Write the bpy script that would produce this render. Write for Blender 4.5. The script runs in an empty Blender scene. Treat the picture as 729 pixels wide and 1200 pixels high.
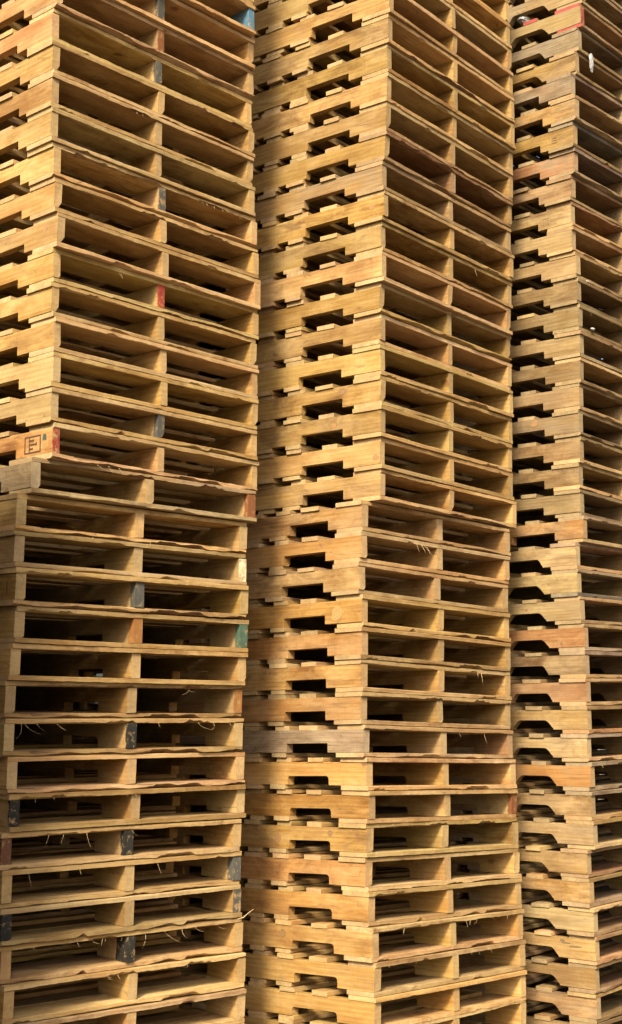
import bpy, bmesh, math, random
from mathutils import Vector, Matrix
R_ = math.radians
scn = bpy.context.scene
COL = scn.collection

CAM_F, CAM_T = 1643.7, 0.15189           # focal length in pixels of the 1200-high photograph, upward tilt

# ------------------------------------------------------------------ camera
GROUND = -1.41                       # table heights are relative to the lens; shifted up by EYE
EYE = -GROUND
cam_d = bpy.data.cameras.new("camera")
cam = bpy.data.objects.new("camera", cam_d)
COL.objects.link(cam)
cam.location = (0, 0, EYE)
cam.rotation_euler = (R_(90) + CAM_T, 0, 0)
cam_d.sensor_fit = 'VERTICAL'
cam_d.sensor_height = 24.0
cam_d.lens = 24.0 * CAM_F / 1200.0
cam_d.clip_start = 0.05
cam_d.clip_end = 500
scn.camera = cam

# ------------------------------------------------------------------ sky, sun, exposure
SUN_EL, SUN_AZ = R_(40), math.atan2(-0.235, -0.972)       # behind the camera and a little to its left
sd = Vector((math.sin(SUN_AZ) * math.cos(SUN_EL), math.cos(SUN_AZ) * math.cos(SUN_EL), math.sin(SUN_EL)))
world = bpy.data.worlds.new("World")
scn.world = world
world.use_nodes = True
wn = world.node_tree
sky = wn.nodes.new('ShaderNodeTexSky')
sky.sky_type = 'NISHITA'
sky.sun_disc = False
sky.sun_elevation = SUN_EL
sky.sun_rotation = SUN_AZ
sky.air_density = 1.0
sky.dust_density = 7.0
sky.ozone_density = 0.6
bg = wn.nodes['Background']
wn.links.new(sky.outputs['Color'], bg.inputs['Color'])
bg.inputs['Strength'].default_value = 0.15
sun_d = bpy.data.lights.new("sun", 'SUN')
sun_d.energy = 4.3
sun_d.angle = R_(10.0)
sun_d.color = (1.0, 0.872, 0.655)
sun = bpy.data.objects.new("sun", sun_d)
COL.objects.link(sun)
sun.rotation_euler = sd.to_track_quat('Z', 'Y').to_euler()
sun.location = sd * 12
scn.view_settings.view_transform = 'Standard'
scn.view_settings.look = 'None'
scn.view_settings.gamma = 1.0
scn.view_settings.exposure = 1.1
scn.cycles.max_bounces = 8
scn.cycles.diffuse_bounces = 3

# measured near top corner of every pallet's stringers (x, y, z) and its yaw and tilts
FIT = {
 'L': {
  -2: (-0.9011, 4.5646, 2.8623, 0.8457, 0.0031, -0.0190),
  -1: (-0.8968, 4.5957, 2.7363, 0.8562, 0.0015, -0.0175),
  0: (-0.8983, 4.6069, 2.6112, 0.8564, 0.0009, -0.0168),
  1: (-0.9080, 4.6123, 2.4862, 0.8534, 0.0005, -0.0161),
  2: (-0.8987, 4.6077, 2.3621, 0.8483, -0.0007, -0.0147),
  3: (-0.8998, 4.6032, 2.2377, 0.8503, -0.0023, -0.0127),
  4: (-0.9000, 4.6014, 2.1137, 0.8437, -0.0018, -0.0124),
  5: (-0.8887, 4.6159, 1.9887, 0.8454, -0.0024, -0.0109),
  6: (-0.8817, 4.6232, 1.8640, 0.8447, -0.0038, -0.0087),
  7: (-0.8704, 4.6260, 1.7405, 0.8489, -0.0029, -0.0082),
  8: (-0.8839, 4.6376, 1.6158, 0.8426, -0.0003, -0.0090),
  9: (-0.8835, 4.6354, 1.4933, 0.8500, 0.0017, -0.0090),
  10: (-0.8789, 4.6389, 1.3703, 0.8548, 0.0035, -0.0085),
  11: (-0.8750, 4.6396, 1.2475, 0.8513, 0.0060, -0.0082),
  12: (-0.8786, 4.6432, 1.1242, 0.8528, 0.0076, -0.0065),
  13: (-0.8699, 4.6433, 1.0018, 0.8595, 0.0081, -0.0032),
  14: (-0.9356, 4.6142, 0.8784, 0.7788, 0.0125, 0.0102),
  15: (-0.9770, 4.6133, 0.7537, 0.7619, 0.0149, 0.0115),
  16: (-0.9813, 4.6202, 0.6298, 0.7586, 0.0172, 0.0124),
  17: (-0.9756, 4.6288, 0.5064, 0.7567, 0.0207, 0.0115),
  18: (-0.9772, 4.6428, 0.3793, 0.7581, 0.0203, 0.0142),
  19: (-0.9892, 4.6458, 0.2555, 0.7459, 0.0207, 0.0157),
  20: (-1.0026, 4.6520, 0.1329, 0.7477, 0.0229, 0.0151),
  21: (-1.0052, 4.6574, 0.0085, 0.7378, 0.0241, 0.0151),
  22: (-0.9934, 4.6720, -0.1156, 0.7458, 0.0240, 0.0164),
  23: (-0.9858, 4.6885, -0.2372, 0.7534, 0.0243, 0.0170),
  24: (-1.0076, 4.6888, -0.3614, 0.7428, 0.0231, 0.0190),
  25: (-1.0076, 4.7046, -0.4819, 0.7445, 0.0246, 0.0180),
  26: (-1.0030, 4.7093, -0.6063, 0.7455, 0.0262, 0.0166),
  27: (-1.0055, 4.7298, -0.7259, 0.7339, 0.0251, 0.0180),
  28: (-0.9936, 4.7338, -0.8514, 0.7376, 0.0235, 0.0198),
  29: (-0.9934, 4.7302, -0.9774, 0.7337, 0.0224, 0.0210),
 },
 'C': {
  -3: (0.3111, 5.3989, 3.3807, 0.9047, 0.0064, 0.0088),
  -2: (0.3124, 5.3948, 3.2565, 0.9053, 0.0065, 0.0083),
  -1: (0.3203, 5.3917, 3.1321, 0.9087, 0.0064, 0.0075),
  0: (0.3264, 5.3856, 3.0078, 0.9137, 0.0063, 0.0062),
  1: (0.3195, 5.3900, 2.8829, 0.8990, 0.0053, 0.0050),
  2: (0.3147, 5.4018, 2.7575, 0.8922, 0.0048, 0.0043),
  3: (0.3116, 5.4042, 2.6326, 0.9020, 0.0046, 0.0044),
  4: (0.3111, 5.4051, 2.5076, 0.9055, 0.0044, 0.0038),
  5: (0.3068, 5.4090, 2.3819, 0.9069, 0.0029, 0.0052),
  6: (0.2916, 5.4147, 2.2562, 0.8982, 0.0024, 0.0056),
  7: (0.2944, 5.4151, 2.1307, 0.8918, 0.0018, 0.0058),
  8: (0.2863, 5.4298, 2.0042, 0.8934, 0.0022, 0.0057),
  9: (0.2872, 5.4238, 1.8798, 0.9013, 0.0029, 0.0048),
  10: (0.2793, 5.4437, 1.7524, 0.8940, 0.0041, 0.0042),
  11: (0.2811, 5.4543, 1.6256, 0.8906, 0.0025, 0.0054),
  12: (0.2797, 5.4587, 1.4996, 0.8855, 0.0022, 0.0054),
  13: (0.2822, 5.4633, 1.3736, 0.8937, 0.0010, 0.0056),
  14: (0.2812, 5.4548, 1.2496, 0.8982, 0.0001, 0.0060),
  15: (0.2793, 5.4681, 1.1221, 0.8915, 0.0002, 0.0057),
  16: (0.2798, 5.4770, 0.9947, 0.8746, -0.0020, 0.0070),
  17: (0.2046, 5.4794, 0.8702, 0.8247, -0.0095, 0.0070),
  18: (0.1979, 5.4708, 0.7464, 0.8236, -0.0121, 0.0072),
  19: (0.1905, 5.4673, 0.6212, 0.8256, -0.0148, 0.0067),
  20: (0.2015, 5.4688, 0.4947, 0.8370, -0.0173, 0.0062),
  21: (0.2005, 5.4695, 0.3677, 0.8302, -0.0212, 0.0074),
  22: (0.1995, 5.4693, 0.2417, 0.8348, -0.0230, 0.0064),
  23: (0.1970, 5.4683, 0.1165, 0.8355, -0.0239, 0.0047),
  24: (0.2054, 5.4672, -0.0093, 0.8394, -0.0265, 0.0054),
  25: (0.2161, 5.4673, -0.1346, 0.8381, -0.0286, 0.0051),
  26: (0.2241, 5.4678, -0.2608, 0.8427, -0.0308, 0.0047),
  27: (0.2155, 5.4686, -0.3842, 0.8315, -0.0320, 0.0026),
  28: (0.2125, 5.4638, -0.5109, 0.8245, -0.0331, 0.0008),
  29: (0.2194, 5.4608, -0.6370, 0.8291, -0.0339, -0.0004),
  30: (0.2319, 5.4456, -0.7666, 0.8399, -0.0338, -0.0007),
  31: (0.2424, 5.4388, -0.8929, 0.8463, -0.0331, -0.0012),
  32: (0.2410, 5.4360, -1.0171, 0.8437, -0.0335, -0.0014),
 },
 'R': {
  0: (1.3071, 6.3016, 3.5555, 0.8720, 0.0049, 0.0001),
  1: (1.2968, 6.3011, 3.4312, 0.8678, 0.0052, -0.0002),
  2: (1.2823, 6.3030, 3.3068, 0.8608, 0.0057, -0.0007),
  3: (1.2660, 6.2939, 3.1830, 0.8503, 0.0065, -0.0014),
  4: (1.2394, 6.2733, 3.0601, 0.8349, 0.0076, -0.0024),
  5: (1.2489, 6.2526, 2.9367, 0.8279, 0.0084, -0.0029),
  6: (1.2413, 6.2715, 2.8110, 0.8409, 0.0078, -0.0023),
  7: (1.2453, 6.2882, 2.6852, 0.8479, 0.0075, -0.0020),
  8: (1.2305, 6.3065, 2.5596, 0.8497, 0.0074, -0.0018),
  9: (1.2266, 6.3169, 2.4345, 0.8465, 0.0074, -0.0018),
  10: (1.2285, 6.3155, 2.3102, 0.8591, 0.0063, -0.0008),
  11: (1.2442, 6.3153, 2.1856, 0.8678, 0.0054, -0.0000),
  12: (1.2446, 6.3224, 2.0605, 0.8739, 0.0046, 0.0006),
  13: (1.2526, 6.3263, 1.9355, 0.8779, 0.0040, 0.0011),
  14: (1.2561, 6.3353, 1.8101, 0.8844, 0.0031, 0.0017),
  15: (1.2517, 6.3442, 1.6848, 0.8911, 0.0022, 0.0023),
  16: (1.2484, 6.3451, 1.5607, 0.8979, 0.0014, 0.0028),
  17: (1.2424, 6.3485, 1.4361, 0.9056, 0.0006, 0.0033),
  18: (1.2451, 6.3536, 1.3110, 0.9027, 0.0011, 0.0027),
  19: (1.2371, 6.3599, 1.1861, 0.9014, 0.0015, 0.0020),
  20: (1.2406, 6.3553, 1.0629, 0.8993, 0.0023, 0.0010),
  21: (1.2434, 6.3439, 0.9389, 0.8386, 0.0059, -0.0035),
  22: (1.2104, 6.3446, 0.8166, 0.8275, 0.0089, -0.0065),
  23: (1.2097, 6.3450, 0.6925, 0.8271, 0.0100, -0.0077),
  24: (1.2219, 6.3456, 0.5676, 0.8264, 0.0113, -0.0092),
  25: (1.2343, 6.3444, 0.4437, 0.8273, 0.0124, -0.0103),
  26: (1.2359, 6.3434, 0.3210, 0.8280, 0.0139, -0.0118),
  27: (1.2372, 6.3428, 0.1984, 0.8307, 0.0144, -0.0123),
  28: (1.2363, 6.3432, 0.0746, 0.8336, 0.0152, -0.0131),
  29: (1.2353, 6.3436, -0.0499, 0.8371, 0.0166, -0.0143),
  30: (1.2438, 6.3420, -0.1749, 0.8393, 0.0164, -0.0141),
  31: (1.2449, 6.3385, -0.3028, 0.8427, 0.0168, -0.0144),
  32: (1.2481, 6.3359, -0.4300, 0.8478, 0.0177, -0.0151),
  33: (1.2205, 6.3444, -0.5552, 0.8552, 0.0191, -0.0163),
  34: (1.2295, 6.3469, -0.6795, 0.8517, 0.0180, -0.0153),
  35: (1.2413, 6.3460, -0.8048, 0.8509, 0.0175, -0.0147),
  36: (1.2468, 6.3531, -0.9281, 0.8529, 0.0174, -0.0146),
  37: (1.2458, 6.3669, -1.0502, 0.8582, 0.0179, -0.0150),
  38: (1.2482, 6.3734, -1.1737, 0.8671, 0.0189, -0.0158),
 },
}

# ------------------------------------------------------------------ materials
def nn(nt, t, **kw):
    n = nt.nodes.new(t)
    for k, v in kw.items():
        setattr(n, k, v)
    return n

def wood_mat(name, axis, paint=None, reach=0.0, end=False, bark=False, side_noise=0.012):
    """sawn pine; the object's own colour is the wood colour, its alpha how grey the weather has made it"""
    m = bpy.data.materials.new(name)
    m.use_nodes = True
    nt = m.node_tree
    L = nt.links.new
    bsdf = nt.nodes['Principled BSDF']
    tc = nn(nt, 'ShaderNodeTexCoord')
    oi = nn(nt, 'ShaderNodeObjectInfo')
    off = nn(nt, 'ShaderNodeVectorMath', operation='SCALE')
    off.inputs[0].default_value = (17.3, 31.7, 23.9)
    L(oi.outputs['Random'], off.inputs['Scale'])
    add = nn(nt, 'ShaderNodeVectorMath', operation='ADD')
    L(tc.outputs['Object'], add.inputs[0]); L(off.outputs[0], add.inputs[1])

    def mapped(sc_long, sc_a, sc_w):
        mp = nn(nt, 'ShaderNodeVectorMath', operation='MULTIPLY')
        v = [sc_a, sc_a, sc_w]
        v[axis] = sc_long
        mp.inputs[1].default_value = v
        L(add.outputs[0], mp.inputs[0])
        return mp.outputs[0]

    def noise(vec, scale, detail=4, rough=0.6, dist=0.0):
        n = nn(nt, 'ShaderNodeTexNoise')
        n.inputs['Scale'].default_value = scale
        n.inputs['Detail'].default_value = detail
        n.inputs['Roughness'].default_value = rough
        n.inputs['Distortion'].default_value = dist
        L(vec, n.inputs['Vector'])
        return n.outputs['Fac']

    def ramp(fac, a, b, lo, hi):
        r = nn(nt, 'ShaderNodeMapRange')
        r.inputs['From Min'].default_value = a
        r.inputs['From Max'].default_value = b
        r.inputs['To Min'].default_value = lo
        r.inputs['To Max'].default_value = hi
        L(fac, r.inputs['Value'])
        return r.outputs[0]

    def mix(fac, a, b, mode='MIX'):
        x = nn(nt, 'ShaderNodeMix', data_type='RGBA', blend_type=mode)
        if isinstance(fac, float): x.inputs[0].default_value = fac
        else: L(fac, x.inputs[0])
        for s, v in ((6, a), (7, b)):
            if isinstance(v, tuple): x.inputs[s].default_value = v
            else: L(v, x.inputs[s])
        return x.outputs[2]

    def mul(a, b):
        x = nn(nt, 'ShaderNodeMath', operation='MULTIPLY', use_clamp=True)
        for i, v in enumerate((a, b)):
            if isinstance(v, float): x.inputs[i].default_value = v
            else: L(v, x.inputs[i])
        return x.outputs[0]

    base = oi.outputs['Color']
    # long growth-ring figure and finer fibre
    rings = nn(nt, 'ShaderNodeTexWave', wave_type='BANDS', bands_direction='Z', wave_profile='SAW')
    rings.inputs['Scale'].default_value = 1.0
    rings.inputs['Distortion'].default_value = 5.0
    rings.inputs['Detail'].default_value = 3.0
    rings.inputs['Detail Scale'].default_value = 0.6
    L(mapped(1.3, 14.0, 17.0), rings.inputs['Vector'])
    fibre = noise(mapped(5.0, 160.0, 160.0), 1.0, 4, 0.65)
    cloud = noise(mapped(3.2, 9.0, 9.0), 1.0, 4, 0.6, 0.4)
    blot = noise(mapped(2.2, 6.0, 6.0), 1.7, 5, 0.62, 0.8)
    dark = mix(1.0, base, (0.66, 0.53, 0.42, 1), 'MULTIPLY')
    pale = mix(0.30, base, (0.50, 0.37, 0.20, 1))
    c = mix(ramp(rings.outputs['Fac'], 0.35, 1.0, 0.0, 0.55), base, dark)
    c = mix(ramp(fibre, 0.44, 0.70, 0.0, 0.8), c, dark)
    c = mix(ramp(cloud, 0.50, 0.70, 0.0, 0.8), c, pale)
    c = mix(ramp(cloud, 0.46, 0.30, 0.0, 0.85), c, dark)
    c = mix(ramp(blot, 0.56, 0.66, 0.0, 0.5), c, dark)
    # saw marks across the grain
    saw = noise(mapped(190.0, 6.0, 6.0), 1.0, 2, 0.5)
    c = mix(ramp(saw, 0.5, 0.78, 0.0, 0.28), c, dark)
    # knots
    vo = nn(nt, 'ShaderNodeTexVoronoi', feature='F1')
    vo.inputs['Scale'].default_value = 1.0
    vo.inputs['Randomness'].default_value = 1.0
    warp = nn(nt, 'ShaderNodeTexNoise')
    warp.inputs['Scale'].default_value = 45.0
    L(add.outputs[0], warp.inputs['Vector'])
    wsc = nn(nt, 'ShaderNodeVectorMath', operation='SCALE')
    wsc.inputs['Scale'].default_value = 0.10
    L(warp.outputs['Color'], wsc.inputs[0])
    wad = nn(nt, 'ShaderNodeVectorMath', operation='ADD')
    L(mapped(4.2, 5.6, 5.6), wad.inputs[0]); L(wsc.outputs[0], wad.inputs[1])
    L(wad.outputs[0], vo.inputs['Vector'])
    sep = nn(nt, 'ShaderNodeSeparateColor')
    L(vo.outputs['Color'], sep.inputs[0])
    has = ramp(sep.outputs[0], 0.48, 0.49, 0.0, 1.0)
    kn = ramp(vo.outputs['Distance'], 0.085, 0.045, 0.0, 1.0)
    halo = ramp(vo.outputs['Distance'], 0.20, 0.07, 0.0, 0.45)
    c = mix(mul(halo, has), c, dark)
    c = mix(mul(mul(kn, has), 0.8), c, (0.13, 0.062, 0.026, 1))
    # weather: greyed wood with darker runs
    grey = mix(ramp(fibre, 0.35, 0.7, 0.0, 1.0), (0.235, 0.185, 0.12, 1), (0.115, 0.088, 0.056, 1))
    w = nn(nt, 'ShaderNodeMath', operation='MULTIPLY_ADD', use_clamp=True)
    L(ramp(blot, 0.40, 0.62, -0.15, 0.85), w.inputs[0])
    L(oi.outputs['Alpha'], w.inputs[1])
    half = mul(oi.outputs['Alpha'], 0.42)
    L(half, w.inputs[2])
    c = mix(w.outputs[0], c, grey)
    # small dark stains and scuffs
    st = noise(mapped(11.0, 26.0, 26.0), 1.0, 5, 0.7, 1.2)
    c = mix(ramp(st, 0.61, 0.70, 0.0, 0.7), c, (0.12, 0.07, 0.035, 1))
    # handling grime: uneven, stronger on some pieces than on others
    gr = noise(mapped(5.0, 13.0, 13.0), 1.0, 6, 0.72, 0.6)
    rnd = nn(nt, 'ShaderNodeMath', operation='FRACT')
    r7 = nn(nt, 'ShaderNodeMath', operation='MULTIPLY'); r7.inputs[1].default_value = 7.31
    L(oi.outputs['Random'], r7.inputs[0]); L(r7.outputs[0], rnd.inputs[0])
    c = mix(mul(ramp(gr, 0.44, 0.66, 0.0, 1.0), ramp(rnd.outputs[0], 0.0, 1.0, 0.25, 1.0)), c, mix(1.0, c, (0.50, 0.42, 0.36, 1), 'MULTIPLY'))
    # cracks along the grain
    ck = nn(nt, 'ShaderNodeTexVoronoi', feature='DISTANCE_TO_EDGE')
    ck.inputs['Scale'].default_value = 1.0
    L(mapped(0.9, 30.0, 30.0), ck.inputs['Vector'])
    c = mix(mul(ramp(ck.outputs['Distance'], 0.022, 0.006, 0.0, 0.5), ramp(cloud, 0.56, 0.62, 0.0, 1.0)), c, (0.07, 0.04, 0.02, 1))
    rough = 0.82
    if end:
        c = mix(0.32, c, (0.34, 0.27, 0.155, 1))
        e = noise(mapped(60.0, 60.0, 60.0), 1.0, 4, 0.7)
        c = mix(ramp(e, 0.5, 0.72, 0.0, 0.55), c, dark)
    if bark:
        bn = noise(mapped(9.0, 40.0, 40.0), 1.0, 5, 0.7)
        bc = mix(ramp(bn, 0.35, 0.65, 0.0, 1.0), (0.055, 0.028, 0.013, 1), (0.20, 0.11, 0.05, 1))
        keep = noise(mapped(2.4, 3.0, 3.0), 1.0, 3, 0.5)
        c = mix(ramp(keep, 0.40, 0.50, 0.0, 0.92), c, bc)
    if paint:
        sx = nn(nt, 'ShaderNodeSeparateXYZ')
        L(tc.outputs['Object'], sx.inputs[0])
        jag = noise(mapped(28.0, 28.0, 28.0), 1.0, 5, 0.75)
        a = nn(nt, 'ShaderNodeMath', operation='MULTIPLY_ADD')
        L(jag, a.inputs[0]); a.inputs[1].default_value = side_noise * 4; L(sx.outputs[1], a.inputs[2])
        cover = ramp(a.outputs[0], reach + side_noise * 2 + 0.004, reach + side_noise * 2 - 0.002, 0.0, 1.0)
        chip = ramp(noise(mapped(70.0, 70.0, 55.0), 1.0, 4, 0.7), 0.34, 0.44, 0.25, 0.97)
        pv = mix(ramp(blot, 0.35, 0.65, 0.0, 0.5), paint, (paint[0] * 0.5, paint[1] * 0.5, paint[2] * 0.5, 1))
        c = mix(mul(cover, chip), c, pv)
        rough = 0.6
    L(c, bsdf.inputs['Base Color'])
    bsdf.inputs['Roughness'].default_value = rough
    bsdf.inputs['Specular IOR Level'].default_value = 0.04 if paint else 0.14
    bmp = nn(nt, 'ShaderNodeBump')
    bmp.inputs['Strength'].default_value = 0.55
    bmp.inputs['Distance'].default_value = 0.0015
    hs = nn(nt, 'ShaderNodeMath', operation='ADD')
    L(fibre, hs.inputs[0]); L(saw, hs.inputs[1])
    L(hs.outputs[0], bmp.inputs['Height'])
    L(bmp.outputs[0], bsdf.inputs['Normal'])
    return m

def plain_mat(name, col, rough=0.6, vary=0.35, scale=60.0, metal=0.0, emit=False):
    m = bpy.data.materials.new(name)
    m.use_nodes = True
    nt = m.node_tree
    b = nt.nodes['Principled BSDF']
    tc = nn(nt, 'ShaderNodeTexCoord')
    n = nn(nt, 'ShaderNodeTexNoise')
    n.inputs['Scale'].default_value = scale
    n.inputs['Detail'].default_value = 6
    nt.links.new(tc.outputs['Object'], n.inputs['Vector'])
    x = nn(nt, 'ShaderNodeMix', data_type='RGBA')
    nt.links.new(n.outputs['Fac'], x.inputs[0])
    x.inputs[6].default_value = tuple(v * (1 - vary) for v in col) + (1,)
    x.inputs[7].default_value = tuple(min(1, v * (1 + vary)) for v in col) + (1,)
    nt.links.new(x.outputs[2], b.inputs['Base Color'])
    b.inputs['Roughness'].default_value = rough
    b.inputs['Metallic'].default_value = metal
    return m

BOARD = wood_mat('sawn_pine_board', 0)
BOARD_END = wood_mat('pine_board_end_grain', 0, end=True)
BARK = wood_mat('pine_bark_edge', 0, bark=True)
STR = wood_mat('sawn_pine_stringer', 1)
STR_END = wood_mat('pine_stringer_end_grain', 1, end=True)
PAINTS = {
    'red': (0.22, 0.035, 0.026, 1), 'blue': (0.06, 0.145, 0.215, 1), 'green': (0.045, 0.085, 0.06, 1),
    'black': (0.016, 0.018, 0.018, 1), 'grey': (0.060, 0.062, 0.055, 1), 'white': (0.52, 0.48, 0.31, 1),
    'orange': (0.22, 0.10, 0.033, 1), 'brown': (0.10, 0.045, 0.025, 1), 'rust': (0.15, 0.058, 0.025, 1),
}
PM = {}
def paint_mat(col, reach):
    key = (col, reach)
    if key not in PM:
        PM[key] = wood_mat(col + '_painted_pine', 1, PAINTS[col], reach, True)
    return PM[key]

RED_END = plain_mat('red_paint', (.22, .037, .027), .8, .45, 40)

# ------------------------------------------------------------------ mesh builders
def mesh_from(name, verts, faces, mats, mslots, smooth=False):
    me = bpy.data.meshes.new(name)
    me.from_pydata(verts, [], faces)
    for m in mats:
        me.materials.append(m)
    for p, s in zip(me.polygons, mslots):
        p.material_index = s
        p.use_smooth = smooth
    me.update()
    return me

def rings_mesh(name, rings, mats, slot_of, cap_slot):
    n = len(rings[0])
    V = [p for r in rings for p in r]
    F, S = [], []
    for i in range(len(rings) - 1):
        for j in range(n):
            k = (j + 1) % n
            F.append((i * n + j, i * n + k, (i + 1) * n + k, (i + 1) * n + j))
            S.append(slot_of(j))
    F.append(tuple(range(n - 1, -1, -1))); S.append(cap_slot)
    F.append(tuple((len(rings) - 1) * n + j for j in range(n))); S.append(cap_slot)
    me = mesh_from(name, V, F, mats, S)
    bm = bmesh.new(); bm.from_mesh(me)
    bmesh.ops.recalc_face_normals(bm, faces=bm.faces)
    bm.to_mesh(me); bm.free()
    return me

def wob(rng, n, amp):
    """smooth random profile built of a few sines"""
    cs = [(rng.uniform(0.6, 6.0), rng.uniform(0, 6.28), rng.uniform(0.3, 1.0)) for _ in range(5)]
    t = sum(c[2] for c in cs)
    return [amp * sum(c[2] * math.sin(c[0] * 6.28 * i / n + c[1]) for c in cs) / t for i in range(n + 1)]

LEN, DEEP, TB, SH = 1.016, 1.219, 0.017, 0.089
NOTCH_A, NOTCH_W = 0.189, 0.224

def board_mesh(seed, width, wane_bottom=0.0, wane_top=0.0, bow=0.0, rag=0.002, bark=False, n=64):
    rng = random.Random(seed)
    f = wob(rng, n, rag * .6)
    def torn():                                  # a waney edge: straight runs, steps and small breaks
        out, cur, k = [], rng.uniform(-.8, .6), 0
        base = wob(rng, n, .55)
        while len(out) <= n:
            run = rng.randint(2, 11)
            nxt = rng.uniform(-1.0, 1.0)
            soft = rng.random() < .55
            for q in range(run):
                t = (q + 1) / run if soft else 1.0
                out.append(cur + (nxt - cur) * t + rng.uniform(-.10, .10))
            cur = nxt
        return [a * .7 + b for a, b in zip(out, base)]
    cb, ct = torn(), torn()
    bb = wob(rng, n, 0.0005)
    chips = {}
    for _ in range(rng.randint(0, 3) if wane_bottom else rng.randint(0, 1)):
        c0 = rng.randint(1, n - 6)
        for q in range(rng.randint(2, 6)):
            chips[c0 + q] = rng.uniform(.003, .009)
    tw = rng.uniform(-0.0012, 0.0012)
    rings = []
    for i in range(n + 1):
        u = LEN * i / n
        x = i / n
        z = bow * (1 - (2 * x - 1) ** 2) + bb[i]
        v0 = f[i] + rng.uniform(-0.0007, 0.0007)
        c1 = 0.0012 + wane_bottom * max(0.0, cb[i] + 0.25) ** 1.0
        c2 = 0.0008 + wane_top * max(0.0, ct[i] + 0.25) ** 1.0
        c1 = c1 + chips.get(i, 0.0)
        c1 = min(c1, TB * 0.82); c2 = min(c2, TB * 0.9 - c1 if c1 < TB * 0.8 else 0.001)
        rag_b = rng.uniform(-0.0009, 0.0009)
        zt = tw * (2 * x - 1)
        rings.append([
            (u, width, z - zt + TB), (u, v0 + c2 * 1.7, z + TB), (u, v0, z + TB - c2 + rag_b * 0.4),
            (u, v0, z + c1 + rag_b), (u, v0 + c1 * 1.5, z + zt), (u, width, z + zt * 0)])
    bslot = 2 if bark else 0
    return rings_mesh('board', rings, [BOARD, BOARD_END, BARK],
                      lambda j: {1: (0 if wane_top == 0 else bslot), 3: bslot}.get(j, 0), 1)

def stringer_mesh(seed, thick, fillet, a=NOTCH_A, wd=NOTCH_W, depth=0.038, wane=0.0, skew=0.0):
    rng = random.Random(seed)
    prof = []                                    # (v, height of underside above stringer bottom)
    def notch(v0, v1):
        r = max(fillet, 0.0025)
        prof.append((v0 - 0.0005, 0.0))
        m = 6
        if fillet > 0.02:                        # a routed, slanting shoulder
            for q in range(m + 1):
                t = q / m
                prof.append((v0 + r * t, depth * math.sin(t * math.pi / 2) ** 0.9 if q else 0.006))
            for q in range(m + 1):
                t = 1 - q / m
                prof.append((v1 - r * t, depth * math.sin(t * math.pi / 2) ** 0.9 if q < m else 0.006))
        else:
            prof.append((v0, depth - r))
            for q in range(1, 4):
                t = q / 3 * math.pi / 2
                prof.append((v0 + r * (1 - math.cos(t)), depth - r + r * math.sin(t)))
            for q in range(2, -1, -1):
                t = q / 3 * math.pi / 2
                prof.append((v1 - r * (1 - math.cos(t)), depth - r + r * math.sin(t)))
            prof.append((v1, depth - r))
        prof.append((v1 + 0.0005, 0.0))
    prof += [(0.0, 0.0), (a * 0.33, 0.0), (a * 0.66, 0.0)]
    notch(a, a + wd)
    for q in range(1, 4):
        prof.append((a + wd + (DEEP - 2 * (a + wd)) * q / 4, 0.0))
    notch(DEEP - a - wd, DEEP - a)
    prof += [(DEEP - a * 0.5, 0.0), (DEEP, 0.0)]
    rings = []
    bend = rng.uniform(-0.003, 0.003)
    for i, (v, hb) in enumerate(prof):
        x = v / DEEP
        b = bend * math.sin(x * math.pi)
        vv = v
        sk = skew if i == 0 else 0.0
        z0 = -SH + hb
        c = min(wane * (1 - 0.7 * x), SH * 0.6) if hb < 0.003 else 0.0015
        c = max(c, 0.0015)
        rings.append([
            (b + 0.0008, vv, 0.0), (b + thick - 0.0008, vv, 0.0), (b + thick, vv, -0.001),
            (b + thick, vv + sk * 0.5, z0 + c), (b + thick - c * 0.42, vv + sk * 0.8, z0 + c * 0.3),
            (b + thick - c * 0.75, vv + sk, z0), (b + 0.0008, vv + sk, z0), (b, vv + sk, z0 + 0.001), (b, vv, -0.001)])
    return rings_mesh('stringer', rings, [STR, STR_END], lambda j: 0, 1)

def tube(path, r0, r1, sides=5):
    V, F = [], []
    n = len(path)
    for i, p in enumerate(path):
        p = Vector(p)
        d = (Vector(path[min(i + 1, n - 1)]) - Vector(path[max(i - 1, 0)])).normalized()
        a = d.orthogonal().normalized(); b = d.cross(a)
        r = r0 + (r1 - r0) * i / (n - 1)
        for s in range(sides):
            t = 2 * math.pi * s / sides
            V.append(tuple(p + a * math.cos(t) * r + b * math.sin(t) * r))
    for i in range(n - 1):
        for s in range(sides):
            k = (s + 1) % sides
            F.append((i * sides + s, i * sides + k, (i + 1) * sides + k, (i + 1) * sides + s))
    F.append(tuple(range(sides - 1, -1, -1)))
    F.append(tuple((n - 1) * sides + s for s in range(sides)))
    return V, F

def obj(name, me, parent=None, loc=(0, 0, 0), color=None):
    o = bpy.data.objects.new(name, me)
    COL.objects.link(o)
    if parent: o.parent = parent
    o.location = loc
    if color: o.color = color
    return o

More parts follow.
